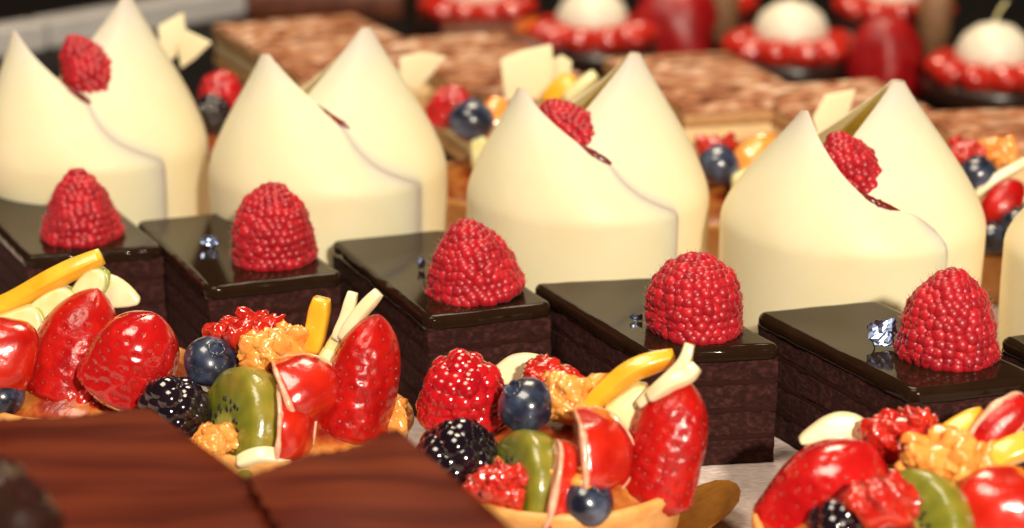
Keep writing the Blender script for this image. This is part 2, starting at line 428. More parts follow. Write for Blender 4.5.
def pulp(pos, w, h, label, seed=1, n=34, group=None, mat='pulp', name='orange_pulp', cat='fruit pulp'):
    r_ = random.Random(seed); mb = MB()
    ball(mb, (0, 0, h * .35), (w * .40, w * .33, h * .42), 3, n=0.3, seed=seed)
    for k in range(n):
        a = r_.uniform(0, 2 * math.pi); e = math.asin(r_.uniform(-.1, 1))
        c = Vector((math.cos(a) * math.cos(e) * w * .40, math.sin(a) * math.cos(e) * w * .34, h * .35 + math.sin(e) * h * .42))
        q = aim((r_.uniform(-1, 1), r_.uniform(-1, 1), r_.uniform(-.3, 1)))
        s = r_.uniform(.13, .24)
        ball(mb, c, (s, s * .8, s * r_.uniform(1.1, 1.9)), 3, q=q, n=0.5, seed=k)
    return tag(mb.build(name, M[mat], loc=pos), label, cat, group)

def slab(name, outline, y, thick, mat, label=None, cat=None, lean=0.0, bev=0.06, turn=0.0, group=None, parent=None):
    """a flat slice whose outline is (px, py) seen at distance y; leans back by lean (cm per cm) and turns about the vertical"""
    pts = [at_y(px, py, y) for px, py in outline]
    c = sum(pts, Vector()) / len(pts); zb = min(p.z for p in pts)
    loc = Vector((c.x, y, zb)); mb = MB(); loc0 = []
    for p in pts:
        q = p - loc
        loc0.append(Vector((q.x, q.z * lean + q.x * math.tan(turn), q.z)))
    N = len(pts)
    vs = loc0 + [p + Vector((0, thick, 0.0)) for p in loc0]
    area = sum(loc0[i].x * loc0[(i + 1) % N].z - loc0[(i + 1) % N].x * loc0[i].z for i in range(N))
    f = tuple(range(N)); b = tuple(range(2 * N - 1, N - 1, -1))
    fs = [f, b] + [(i, i + N, (i + 1) % N + N, (i + 1) % N) for i in range(N)]
    if area < 0: fs = [tuple(reversed(q)) for q in fs]
    mb.add(vs, fs)
    o = mb.build(name, mat, loc=loc if parent is None else loc - Vector(parent.location) / CM, parent=parent)
    bevel(o, bev, 4)
    if label: tag(o, label, cat, group)
    return o
def arc_px(pts, n=6):
    """smooth closed pixel outline through pts"""
    P = [Vector((a, b, 0)) for a, b in pts]; N = len(P); out = []
    for i in range(N):
        p0, p1, p2, p3 = P[i - 1], P[i], P[(i + 1) % N], P[(i + 2) % N]
        for k in range(n):
            t = k / n
            q = 0.5 * ((2 * p1) + (p2 - p0) * t + (2 * p0 - 5 * p1 + 4 * p2 - p3) * t * t + (-p0 + 3 * p1 - 3 * p2 + p3) * t ** 3)
            out.append((q.x, q.y))
    return out

def strip(name, pts, wid, thk, mat, label, cat, group=None, up=(0, -0.6, 0.8), ends=0.7, sq=5):
    """bent stick of fruit through (px, py, y) points"""
    P = curve([at_y(*p) for p in pts], 8); o0 = min(P, key=lambda p: p.z).copy(); m = len(P)
    W = [wid * (ends + (1 - ends) * min(1, 4 * min(i, m - 1 - i) / (m - 1) + 0.05) ** .6) for i in range(m)]
    T = [thk * (ends + (1 - ends) * min(1, 5 * min(i, m - 1 - i) / (m - 1) + 0.05) ** .6) for i in range(m)]
    mb = MB(); tube(mb, [p - o0 for p in P], W, T, 18, up=Vector(up), sq=sq)
    return tag(mb.build(name, mat, loc=o0), label, cat, group)

def segment(pos, ln, rad, ang, label, axis, face, seed=1, group=None, mat='red_flesh', rind=True, name='fruit_wedge', cat='fruit wedge', cut=None):
    """wedge of a round fruit: spindle axis along `axis`, bulging side towards `face`; pale membrane along both cut edges"""
    mb = MB(); nu, nv = 14, 26; vs = []
    def pt(u, v):
        r = rad * math.sin(v) ** .8
        return Vector((r * math.cos(u), r * math.sin(u), -math.cos(v) * ln / 2))
    us = [-ang / 2 + ang * i / nu for i in range(nu + 1)]; vv = [0.05 + (math.pi - 0.1) * j / nv for j in range(nv + 1)]
    for u in us:
        for v in vv:
            p = pt(u, v); vs.append(p * (1 + 0.13 * noise.noise(p * 1.3 + Vector((seed, 0, 0)))))
    fs = []; W = nv + 1
    for i in range(nu):
        for j in range(nv):
            fs.append((i * W + j, (i + 1) * W + j, (i + 1) * W + j + 1, i * W + j + 1))
    o = len(vs)
    for v in vv: vs.append(Vector((0, 0, -math.cos(v) * ln / 2 * .96)))
    for j in range(nv):
        fs.append((j, j + 1, o + j + 1, o + j))
        e = nu * W
        fs.append((e + j + 1, e + j, o + j, o + j + 1))
    fs.append(tuple([i * W for i in range(nu, -1, -1)] + [o])); fs.append(tuple([i * W + nv for i in range(nu + 1)] + [o + nv]))
    mb.add(vs, fs)
    for k in range(nu * nv, len(mb.m)): mb.m[k] = 1
    z = Vector(axis).normalized(); x = (Vector(face) - z * Vector(face).dot(z)).normalized(); y = z.cross(x)
    q = Matrix((x, y, z)).transposed().to_quaternion()
    ob = mb.build(name, [M[mat], M[cut or mat]], loc=pos, quat=q)
    tag(ob, label, cat, group)
    if rind:
        r2 = MB()
        for u, th_ in ((us[0], 1.0), (us[-1], .6)):
            ps = [pt(u, v) for v in vv]; ps = [p * (1 + 0.13 * noise.noise(p * 1.3 + Vector((seed, 0, 0)))) * .99 for p in ps]
            tube(r2, ps, [th_ * (0.02 + 0.045 * math.sin(v)) * (1 + .7 * noise.noise(Vector((v * 2.5, seed, u)))) for v in vv], n=8, up=Vector((0.3, 1, 0.1)))
        r2.build('membrane', M['rind'], parent=ob)
    return ob

M['red_cut'] = noisy('red cut face', [(0.3, (0.62, 0.10, 0.05)), (0.7, (0.80, 0.36, 0.22))], 2.5, stretch=(1, 1, .4), rough=0.22, bs=0.2, bscale=5, Coat_Weight=1.0, Coat_Roughness=0.06)
def kiwi(pos, label, face, R=1.35, th=0.5, half=0.0, seed=1, group=None, roll=0.0):
    """half slice of kiwi: disc in the local XZ plane, cut edge down"""
    mb = MB(); n = 32; prof = [(0.0, -.5), (.86, -.5), (.96, -.42), (1, -.2), (1, .2), (.96, .42), (.86, .5), (0, .5)]
    vs = []
    for (r, y) in prof:
        for k in range(n + 1):
            a = math.pi * (1.35 * k / n - .175)
            vs.append((R * r * math.cos(a) * .9, y * th, R * r * math.sin(a) + (0.02 if r == 0 else 0)))
    fs = []
    for i in range(len(prof) - 1):
        for k in range(n):
            a = i * (n + 1) + k; fs.append((a, a + 1, a + n + 2, a + n + 1))
    fs.append(tuple(i * (n + 1) for i in range(len(prof)))); fs.append(tuple(i * (n + 1) + n for i in range(len(prof) - 1, -1, -1)))
    mb.add(vs, fs)
    r_ = random.Random(seed)
    for k in range(26):
        a = math.pi * (k + .5) / 26 + r_.uniform(-.04, .04); rr = R * r_.uniform(.36, .56)
        for s in (-1, 1):
            q = aim((math.cos(a), 0, math.sin(a)))
            ball(mb, (rr * math.cos(a) * .9, s * th * .5, rr * math.sin(a)), (.035, .02, .065), 1, 1, q)
    yv = -Vector(face).normalized(); zv = Vector((0, 0, 1)); zv = (zv - yv * zv.dot(yv)).normalized()
    q = Matrix((yv.cross(zv), yv, zv)).transposed().to_quaternion() @ Quaternion((0, 1, 0), roll)
    o = mb.build('kiwi_slice', [M['kiwi'], M['blackberry_core']], loc=pos, quat=q)
    return tag(o, label, 'kiwi slice', group)

def tart(pos, label, R=2.6, hh=1.5, card=None, group='small fruit tarts', seed=1, fill=0.75):
    t = empty('fruit_tart', pos, label, 'fruit tart', group)
    mb = MB()
    lathe(mb, [(R * .80, 0.06), (R * .84, 0.05), (R * .90, .45), (R * .96, hh - .25), (R, hh - .08), (R - .03, hh + .03), (R - .10, hh + .06), (R - .18, hh + .02), (R - .23, hh - .10), (R - .30, hh - .45), (R * .7, hh - .6)],
          96, wob=0.03, seed=seed)
    mb.build('tart_shell', M['tart_crust'], t)
    cu = MB()
    lathe(cu, [(R - .32, hh - .40), (R - .27, hh - .16), (R * .75, hh + .05), (R * .55, hh + fill * .55), (R * .3, hh + fill * .9), (R * .1, hh + fill)], 64, wob=0.06, seed=seed + 3, cap0=True)
    cu.build('custard', M['custard'], t)
    return t

# ------------------------------------------------------------------ the setting
mb = MB(); mb.add([(-60, -10, 0), (70, -10, 0), (70, 62, 0), (-60, 62, 0)], [(0, 1, 2, 3)])
tag(mb.build('table', M['paper'], smooth=False), kind='structure')
mb = MB(); mb.add([(-200, 62, -.6), (200, 62, -.6), (200, 320, -.6), (-200, 320, -.6)], [(0, 1, 2, 3)])
tag(mb.build('rear_table', M['black_tray'], smooth=False), kind='structure')

# ------------------------------------------------------------------ chocolate cakes
TOP = 2.75
def cake(FL, yaw, lx, ly, label, seed, shear=0.0):
    t = empty('chocolate_cake', (FL.x, FL.y, 0), label, 'chocolate cake', 'glazed chocolate cakes in a row', rz=yaw)
    zs = [0.02, .58, .70, 1.22, 1.34, 1.86, 1.98, 2.46]
    for i in range(4):
        b = MB(); z0, z1 = zs[2 * i], zs[2 * i + 1]
        block(b, lx, ly, [(z0, .046), (z0 + .02, .045), (z0 + .11, .04), (z0 + .2, .045), (z0 + .3, .04), (z0 + .4, .045), (z1 - .02, .045), (z1, .046)], .08, 12, .022, seed * 7 + i * 3)
        b.build('sponge_layer', M['sponge'], t)
    for i in range(3):
        b = MB(); z0, z1 = zs[2 * i + 1] - .03, zs[2 * i + 2] + .03
        block(b, lx, ly, [(z0, .06), (z0 + .035, .047), (z1 - .035, .047), (z1, .06)], .08, 7, .02, seed * 5 + i)
        b.build('ganache_layer', M['ganache'], t)
    b = MB()
    block(b, lx, ly, [(2.40, .10), (2.42, .02), (2.50, -.01), (2.62, -.01), (2.69, .02), (2.735, .07), (TOP, .15), (TOP, .19)], .24, 8, .03, seed, freq=1.4)
    b.build('glaze', M['glaze'], t)
    for ch in t.children:                        # hand-cut pieces are not quite square
        for v in ch.data.vertices: v.co.x += shear * v.co.y
    return t
# front-left, front-right and back-left corners of the glazed tops
cakes = [((25, 257), (165, 246), (-40, 190), 'chocolate cake at the far left, mango strip and melon slices in front of it', 1),
         ((207, 288), (343, 273), (136, 220), 'second chocolate cake from the left, silver leaf flake left of its raspberry', 2),
         ((427, 318), (554, 303), (330, 240), 'middle chocolate cake of the row, under the raspberry that leans to the left', 3),
         ((645, 352), (783, 345), (532, 282), 'chocolate cake whose layered front shows above bare white paper', 4),
         ((913, 391), (1046, 376), (755, 311), 'right-hand chocolate cake with a blue-white silver leaf flake on its wide bare top', 5)]
CK = []
for a, b, c, lab, sd in cakes:
    A, B, Cc = at_z(*a, TOP), at_z(*b, TOP), at_z(*c, TOP)
    fx, sy = B - A, Cc - A
    yaw = math.atan2(fx.y, fx.x)
    ex = Vector((math.cos(yaw), math.sin(yaw), 0)); ey = Vector((-ex.y, ex.x, 0))
    lx, ly = fx.length, sy.dot(ey)
    cake(A, yaw, lx, ly, lab, sd, sy.dot(ex) / ly); CK.append((A, yaw, lx, ly))
a5 = CK[4]
cake(at_z(1170, 425, TOP), a5[1], 3.2, a5[3], 'chocolate cake cut off by the right edge, only its dark corner in view', 6, -.1)

RG = 'raspberries standing on the chocolate cakes'
def cake_berry(px, py, wpx, hpx, label, seed, axis=(0, 0, 1), **kw):
    p = at_z(px, py, TOP); s = depth(p) / F
    w, h = wpx * s * .98, hpx * s * .92
    p.y += w * .40
    raspberry((p.x, p.y, TOP), w, h, label, axis, seed=seed, group=RG, hairs=True, **kw)
cake_berry(75, 246, 83, 80, 'raspberry on the far left chocolate cake', 11, tip=.35)
cake_berry(271, 269, 87, 88, 'tall raspberry on the second chocolate cake from the left', 12, tip=.75, axis=(-.02, 0, 1))
cake_berry(476, 304, 106, 84, 'broad raspberry leaning left on the middle chocolate cake', 13, tip=.42, axis=(-.16, 0, 1))
cake_berry(698, 341, 101, 88, 'blocky bright raspberry on the cake with the layered front', 14, tip=.85, axis=(.0, 0, 1))
cake_berry(955, 368, 108, 100, 'largest raspberry, on the right-hand cake beside the silver leaf', 15, tip=.55, axis=(.03, 0, 1))

def leaf_flake(px, py, w, h, label, seed, tilt=(0.0, -.8, .6)):
    p = at_z(px, py, TOP); mb = MB(); r_ = random.Random(seed); n = 9; vs = []
    for i in range(n):
        for j in range(n):
            x, y = (i / (n - 1) - .5), (j / (n - 1) - .5)
            k = (1 - .35 * abs(x * 2) ** 3 - .2 * abs(y * 2) ** 3) * (1 + .55 * noise.noise(Vector((x * 3 + seed, y * 3, 9))) * max(abs(x), abs(y)) * 2)
            vs.append((x * w * k + .04 * noise.noise(Vector((x * 6 + seed, y * 6, 1))), y * h * .55 * k, .02 + (y + .5) * h * .85 + .13 * noise.noise(Vector((x * 5 + seed, y * 5, 0)))))
    fs = [(i * n + j, (i + 1) * n + j, (i + 1) * n + j + 1, i * n + j + 1) for i in range(n - 1) for j in range(n - 1)]
    mb.add(vs, fs)
    o = mb.build('silver_leaf', M['silver'], loc=(p.x, p.y + .2, TOP + .03), smooth=False)
    s = o.modifiers.new('thickness', 'SOLIDIFY'); s.thickness = 0.00015
    tag(o, label, 'silver leaf', 'flakes of silver leaf on the cakes')
leaf_flake(209, 250, .55, .26, 'dark blue crumpled silver leaf beside the raspberry on the second cake', 3)
leaf_flake(421, 272, .22, .26, 'small white glinting silver leaf left of the broad leaning raspberry', 9)
leaf_flake(637, 324, .34, .08, 'thin pale silver leaf left of the blocky bright raspberry', 14)
leaf_flake(884, 350, .9, .58, 'largest blue-white silver leaf, left of the largest raspberry', 21)

# ------------------------------------------------------------------ white chocolate cups
def cup(cx, cy, R, zf, zb, label, seed, rz=0.0, zs=3.62, a1=(-.44, -.30), a2=(.35, .06), edge=None):
    """one sheet of white chocolate rolled into a cup; two points folded inwards, the outer end overlapping the inner at a seam in front"""
    t = empty('white_chocolate_cup', (cx, cy, 0), label, 'dessert cup', 'white chocolate cups in a row', rz=rz)
    edge = [(a - 2 * i / len(edge), q + .06 * (i / (len(edge) - 1)) ** 1.5) for i, (a, q) in enumerate(edge)]
    th = .17; A0, A1 = -134, edge[-1][0] + 3
    knots = [(-134, .905), (-124, .915), (114, .91), (126, .5), (137, .20), (148, .5), (160, .905), (edge[0][0] - 8, .915)] + edge + [(A1, edge[-1][1] - .03)]
    def qtop(a):
        for (x0, y0), (x1, y1) in zip(knots, knots[1:]):
            if a <= x1: return y0 + (y1 - y0) * (a - x0) / (x1 - x0)
        return knots[-1][1]
    def qsm(a):                                  # the cut edge, a little softened
        q = sum(qtop(min(A1, max(A0, a + d))) for d in (-3, -1.5, 0, 1.5, 3)) / 5
        if a > A1 - 8:
            k = (a - (A1 - 8)) / 8; q -= .16 * (1 - math.sqrt(max(0, 1 - k * k)))
        return q
    def mix(a):
        k = min(1, max(0, (a - 122) / 30)); k = k * k * (3 - 2 * k)
        return k
    def point(a, z, inset=0.0):
        k = mix(a); za = zb + (zf - zb) * k
        ax, ay = (a2[0] + (a1[0] - a2[0]) * k) * R, (a2[1] + (a1[1] - a2[1]) * k) * R
        r = R * (.955 + .045 * math.sin(min(1, z / 3.0) * math.pi / 2))
        r -= .55 * (1 - min(1, max(0, (a - A0) / 150))) ** 2.5 + inset
        r -= .05 * max(0, (a - (A1 - 26)) / 26) ** 2
        q = min(1, max(0, (z - zs) / (za - zs))); q = 1 - (1 - q ** 1.5) ** 1.36
        r = r * (1 + .012 * noise.noise(Vector((math.cos(math.radians(a)) * 1.3, math.sin(math.radians(a)) * 1.3, z * .35 + seed * 5))))
        bx, by = r * math.cos(math.radians(a)), r * math.sin(math.radians(a))
        return bx + (ax - bx) * q, by + (ay - by) * q, z
    na, nv = 316, 50; mb = MB(); L = 0
    for i in range(na + 1):
        a = A0 + (A1 - A0) * i / na; za = zb + (zf - zb) * mix(a)
        th = .17 - .13 * max(0, (a - (A1 - 22)) / 22) ** 1.5
        T = zs + qsm(a) * (za - zs) - th / 2
        loop = []
        for j in range(nv + 1):
            loop.append(point(a, .02 + (T - .02) * j / nv))
        for j in range(1, 6):
            w = math.pi * j / 6; loop.append(point(a, T + th / 2 * math.sin(w), th / 2 - th / 2 * math.cos(w)))
        for j in range(nv, -1, -1):
            loop.append(point(a, .02 + (T - .02) * j / nv, th))
        L = len(loop); mb.v += loop
    for i in range(na):
        for j in range(L - 1):
            a = i * L + j; mb.f.append((a, a + L, a + L + 1, a + 1)); mb.m.append(0)
    for base, flip in ((0, False), (na * L, True)):            # close the two ends of the sheet
        h = nv + 1
        for j in range(h + 4):
            a, b, c, d = base + j, base + j + 1, base + L - 2 - j, base + L - 1 - j
            if b >= c: break
            f = (a, b, c, d); mb.f.append(f[::-1] if flip else f); mb.m.append(0)
    mb.build('chocolate_sheet', M['white_choc'], t)
    jm = MB(); pts = []                          # dark red strip along the slot between the two flaps
    for k in range(25):
        aa = A1 - (31 if seed == 4 else 24) + (19 if seed == 4 else 12) * k / 24; za = zf
        p = point(aa, zs + qsm(aa) * (za - zs) - .05, .11); pts.append(Vector(p))
    tube(jm, pts, [.03 + .085 * math.sin(math.pi * k / 24) * (1 + .4 * noise.noise(Vector((k * .5, seed, 0)))) for k in range(25)], n=10)
    jm.build('slot_strip', M['red_filling'], t)
    fl = MB(); r = R - .62
    lathe(fl, [(r, .1), (r, 1.5), (r, 3.3), (r * .9, 3.6), (r * .6, 3.8), (r * .2, 3.9)], 48, wob=.03, seed=seed)
    fl.build('berry_filling', M['red_filling'], t)
    return t
def cup_px(lx, rx, y, f, b, edge, label, seed, rz=0.0):
    """left and right silhouette columns; f, b = pixels of the front and the back point"""
    c = at_y((lx + rx) / 2, 200, y); R = (rx - lx) / 2 * (y * CP + (H - 3) * SP) / F * .985
    k1, k2 = (f[0] - (lx + rx) / 2) / ((rx - lx) / 2), (b[0] - (lx + rx) / 2) / ((rx - lx) / 2)
    zf, zb = at_y(f[0], f[1], y - .30 * R).z + .34, at_y(b[0], b[1], y + .06 * R).z + .34
    cup(c.x, y, R, zf, zb, label, seed, rz, a1=(k1, -.30), a2=(k2, .06), edge=edge); return c.x, y, R
CUPS = [cup_px(-14, 212, 52.5, (36, 31), (140, -5), [(264, .905), (275, .86), (289, .68), (301, .46), (310, .32), (317, .23)], 'leftmost white chocolate cup, beside the pale metal rail', 1),
        cup_px(209, 449, 50.0, (275, 54), (371, 27), [(284, .905), (296, .82), (301, .66), (306, .47), (313, .34), (319, .26), (325, .20)], 'white chocolate cup with no raspberry showing between its points', 2),
        cup_px(465, 710, 47.5, (520, 89), (634, 53), [(262, .905), (271, .86), (283, .68), (296, .45), (306, .30), (313, .22)], 'white chocolate cup with only a sliver of raspberry showing inside', 3),
        cup_px(720, 986, 45.0, (796, 112), (893, 81), [(252, .905), (258, .84), (265, .67), (270, .50), (276, .39), (284, .31), (293, .25), (303, .18)], 'white chocolate cup behind the right-hand chocolate cake', 4),
        cup_px(1012, 1290, 42.5, (1090, 150), (1190, 120), [(262, .905), (271, .86), (283, .68), (296, .45), (306, .30), (313, .22)], 'white chocolate cup cut off by the right edge', 5)]
CG = 'raspberries inside the white chocolate cups'
def cup_berry(px, py, y, label, seed, axis, w=1.75, h=1.9):
    p = at_y(px, py, y); ax = Vector(axis).normalized()
    raspberry(p - ax * h * .5, w, h, label, axis, seed=seed, group=CG, tip=.6)
cup_berry(89, 73, 51.55, 'raspberry in the leftmost white chocolate cup, tall between its points', 31, (-.45, -.1, 1), 2.0, 2.3)
cup_berry(572, 138, 46.7, 'sliver of raspberry showing in the third white chocolate cup from the left', 32, (-.65, 0, .8), 2.0, 2.4)
cup_berry(850, 177, 43.75, 'raspberry in the white chocolate cup behind the right-hand cake', 33, (-.45, -.1, 1), 2.1, 2.4)

# ------------------------------------------------------------------ front row of fruit tarts
TC = at_z(563, 463, 1.5); TC.z = 0
STEP = Vector((5.25, -2.35, 0))
TB, TA, TD = TC - STEP, TC - 2 * STEP, TC + STEP + Vector((.75, -.5, 0))
def Y(t, dy): return t.y + dy
tart(TC, 'fruit tart whose golden rim and gold card tab stand by the bare paper', seed=1)
TB = TB - Vector((.3, 0, 0))
tart(TB, 'fruit tart behind the streaked chocolate plaques, with a kiwi slice in front', R=2.45, seed=2)
tart(TA, 'fruit tart cut off by the left edge', seed=3)
tart(TD, 'fruit tart cut off at the bottom right corner, with a smooth red strawberry', seed=4)
def card(pos, label, tab=0.0, r=2.5, reach=3.3):
    mb = MB(); n = 72; out = []
    for k in range(n):
        a = 2 * math.pi * k / n; da = (a - tab + math.pi) % (2 * math.pi) - math.pi
        rr = r
        if abs(da) < .34: rr = r + (reach - r) * math.sqrt(max(0, 1 - (da / .34) ** 2)) 
        out.append((rr * math.cos(a), rr * math.sin(a)))
    lift = [max(0, math.hypot(x, y) - r) * .62 for x, y in out]        # the tab is bent upwards
    vs = [(x, y, 0.01 + l) for (x, y), l in zip(out, lift)] + [(x, y, .055 + l) for (x, y), l in zip(out, lift)]
    mb.add(vs, [tuple(range(n - 1, -1, -1)), tuple(range(n, 2 * n))] + [(k, (k + 1) % n, (k + 1) % n + n, k + n) for k in range(n)])
    tag(mb.build('gold_card', M['gold_card'], loc=pos, smooth=False), label, 'cake card', 'gold cards under the front tarts')
for tp, lb in ((TC, 'gold card with a round tab beside the bare white paper'), (TB, 'gold card under the tart behind the chocolate plaques'),
               (TD, 'gold card under the tart at the bottom right corner')):
    tv = at_z(734, 503, .40) - TC
    card(tp, lb, math.atan2(tv.y, tv.x), reach=math.hypot(tv.x, tv.y) + .1 if tp is TC else 2.5)

GLZ = ('raspberry_glazed', 'raspberry_core'); BLK = ('blackberry', 'blackberry_core')
def blackberry(pos, w, h, label, seed, axis=(-.1, -.5, 1), dr=.2):
    return raspberry(pos, w, h, label, axis, BLK, 'blackberry', 'blackberry', seed=seed, dr=dr, tip=.8)
def wedge(pos, ln, rad, ang, label, axis, face, seed, **kw):
    return segment(pos, ln, rad, ang, label, axis, face, seed, cut='red_cut', **kw)
# --- tart C (centre)
t = TC
raspberry(at_y(463, 416, Y(t, 1.15)), 1.85, 1.45, 'glazed raspberry at the left of the centre tart, above the blackberry', (0, -.15, 1), GLZ, seed=41, dr=.17, tip=.8)
blackberry(at_y(461, 480, Y(t, -.1)), 1.85, 1.55, 'blackberry at the left front of the centre tart, below the raspberry', 42)
blueberry(at_y(526, 430, Y(t, -.1)), .58, 'blue-grey blueberry between raspberry and orange pulp on the centre tart', (-.5, -.3, .8), 5)
slab('apple_slice', arc_px([(490, 384), (505, 364), (528, 359), (552, 366), (562, 384)]), Y(t, 1.6), .25, M['apple'], 'curved pale apple slice behind the raspberry on the centre tart', 'apple slice', lean=.3)
pulp(at_y(545, 390, Y(t, .9)), 1.1, .6, 'chopped glazed red fruit behind the blueberry on the centre tart', 46, 22, mat='red_glaze', name='chopped_red_fruit', cat='chopped fruit')
pulp(at_y(577, 422, Y(t, .2)), 1.55, 1.2, 'orange pulp in the middle of the centre tart, beside the bent mango strip', 45, 26)
strip('mango_strip', [(584, 416, Y(t, -.2)), (606, 392, Y(t, -.2)), (634, 370, Y(t, -.2)), (674, 357, Y(t, -.1))], .17, .24, M['mango'], 'bent mango strip on the centre tart, over the melon piece', 'mango strip')
slab('melon_piece', [(604, 414), (636, 392), (652, 394), (652, 412), (632, 434), (610, 430)], Y(t, -.75), .45, M['melon'], 'pale green melon piece on the centre tart, left of the upright strawberry', 'melon piece', lean=.3, bev=.1)
strip('apple_stick', [(640, 406, Y(t, -.75)), (660, 388, Y(t, -.8)), (682, 366, Y(t, -.8)), (690, 344, Y(t, -.7))], .12, .16, M['apple'], 'longer pale apple stick topping the upright strawberry of the centre tart', 'apple stick')
strip('apple_stick', [(650, 398, Y(t, -.9)), (668, 384, Y(t, -1.0)), (686, 376, Y(t, -1.0)), (697, 366, Y(t, -.95))], .15, .15, M['apple'], 'shorter pale apple stick topping the upright strawberry of the centre tart', 'apple stick')
kiwi(at_y(522, 494, Y(t, -1.15)), 'kiwi slice on the centre tart, between blackberry and red wedges', (-.90, -.38, .25), R=1.3, th=.7, seed=4, roll=.3)
wedge(at_y(574, 455, Y(t, -1.25)), 1.8, 1.2, 1.45, 'upper red fruit wedge with pale edges on the centre tart, above the front blueberry', (-.05, .35, 1), (.78, -.62, .2), 3)
wedge(at_y(543, 486, Y(t, -1.75)), 1.85, .8, 1.2, 'lower red fruit wedge with a pale edge on the centre tart, beside the kiwi slice', (.24, .3, 1), (.80, -.6, .15), 5)
blueberry(at_y(588, 524, Y(t, -2.2)), .50, 'front blueberry on the centre tart, tucked under the red wedge', (.5, -.3, .8), 8)
pulp(at_y(571, 502, Y(t, -1.7)), 1.1, .9, 'orange pulp between the red wedges above the front blueberry of the centre tart', 47, 20)
strawberry(at_y(647, 516, Y(t, -1.1)), 1.75, 2.85, 'upright cut strawberry at the right of the centre tart, against the golden rim', (.24, .2, 1), 6, 'strawberry_cut', flat=.85, blunt=2.6)
pulp(at_y(500, 506, Y(t, -1.75)), 1.3, .9, 'glazed red fruit under the kiwi slice of the centre tart', 48, 20, mat='red_glaze', name='chopped_red_fruit', cat='chopped fruit')

# --- tart B (left of centre)
t = TB
strawberry(at_y(112, 404, Y(t, .35)), 1.9, 2.25, 'glossy whole strawberry at the left of the tart behind the plaques', (.52, .05, 1), 16, blunt=2.4)
blackberry(at_y(180, 434, Y(t, -.25)), 1.75, 1.6, 'blackberry below the blueberry on the tart behind the plaques', 52, dr=.21)
blueberry(at_y(211, 384, Y(t, .25)), .56, 'dark blueberry above the blackberry on the tart behind the plaques', (.4, -.5, .8), 11)
pulp(at_y(246, 346, Y(t, 1.0)), 1.7, .7, 'chopped red fruit at the back of the tart behind the plaques', 57, 26, mat='red_glaze', name='chopped_red_fruit', cat='chopped fruit')
pulp(at_y(278, 376, Y(t, .3)), 1.8, 1.2, 'orange pulp on the tart behind the plaques, below the upright mango stick', 55, 28)
strip('mango_strip', [(312, 352, Y(t, .35)), (317, 325, Y(t, .45)), (322, 298, Y(t, .5))], .22, .2, M['mango'], 'upright orange mango stick on the tart behind the plaques', 'mango strip')
slab('melon_piece', [(310, 372), (322, 354), (345, 358), (358, 384), (338, 388), (320, 384)], Y(t, -.5), .45, M['melon'], 'lower pale melon piece on the tart behind the plaques', 'melon piece', lean=.3, bev=.1)
slab('melon_piece', [(322, 352), (338, 328), (360, 330), (362, 340), (346, 354)], Y(t, -.2), .4, M['melon'], 'upper pale melon piece on the tart behind the plaques, beneath the apple sticks', 'melon piece', lean=.3, bev=.1)
strip('apple_stick', [(336, 340, Y(t, -.1)), (346, 318, Y(t, 0)), (353, 292, Y(t, .1))], .13, .12, M['apple'], 'steeper apple stick over the melon on the tart behind the plaques', 'apple stick')
strip('apple_stick', [(342, 340, Y(t, -.2)), (358, 316, Y(t, -.15)), (379, 292, Y(t, -.1))], .14, .12, M['apple'], 'flatter apple stick over the melon on the tart behind the plaques', 'apple stick')
kiwi(at_y(240, 438, Y(t, -1.0)), 'kiwi slice on the tart behind the plaques, right of the blackberry', (-.80, -.52, .30), R=1.5, th=.85, seed=9, roll=.1)
wedge(at_y(288, 396, Y(t, -.9)), 1.6, 1.1, 1.5, 'upper red fruit wedge on the tart behind the plaques, under the melon', (-.45, .35, 1), (.78, -.62, .2), 13)
wedge(at_y(274, 428, Y(t, -1.5)), 1.75, .9, 1.3, 'lower red fruit wedge on the tart behind the plaques, right of the kiwi slice', (.05, .4, 1), (.78, -.6, .2), 15)
strawberry(at_y(345, 450, Y(t, -.75)), 1.85, 2.95, 'upright cut strawberry at the right of the tart behind the plaques', (.26, .2, 1), 19, 'strawberry_cut', flat=.85, blunt=2.3)
strip('pear_slice', [(238, 462, Y(t, -2.25)), (262, 455, Y(t, -2.3)), (290, 459, Y(t, -2.2))], .16, .12, M['apple'], 'pale fruit strip on the front rim of the tart behind the plaques', 'fruit strip')

pulp(at_y(384, 428, Y(t, -.35)), 1.0, .55, 'orange pulp at the right rim of the tart behind the plaques', 59, 18)
pulp(at_y(216, 452, Y(t, -1.7)), .9, .5, 'orange pulp under the kiwi slice of the tart behind the plaques', 60, 16)

# --- tart A (left edge)
t = TA
strip('mango_strip', [(-30, 318, Y(t, .2)), (10, 303, Y(t, .25)), (55, 278, Y(t, .3)), (102, 256, Y(t, .5))], .21, .20, M['mango'], 'long straight mango strip on the tart at the left edge', 'mango strip')
for ol, dy, lb in (([(20, 318), (40, 300), (60, 294), (74, 305), (72, 322), (46, 342), (34, 334)], -.3, 'middle melon slice with green rim on the left edge tart'),
                   ([(66, 300), (82, 276), (100, 275), (104, 288), (96, 300), (78, 312)], .0, 'rear melon slice under the tip of the long mango strip'),
                   ([(-20, 330), (5, 318), (30, 312), (40, 328), (34, 345), (0, 350)], -.5, 'front melon slice above the red wedge on the left edge tart')):
    o = slab('melon_slice', arc_px(ol, 3), Y(t, dy), .4, M['melon'], lb, 'melon slice', lean=.3, bev=.08)
    r = slab('rind', arc_px([(a + (3.5 if a > sum(p[0] for p in ol) / len(ol) else 0), b - 0.5) for a, b in ol], 3), Y(t, dy + .09), .22, M['melon_rind'], lean=.3, bev=.06, parent=o)
slab('apple_slice', arc_px([(96, 283), (108, 279), (126, 288), (140, 304), (120, 309), (98, 306)], 3), Y(t, .35), .22, M['apple'], 'pale apple slice at the right end of the left edge tart', 'apple slice', lean=.3, bev=.08)
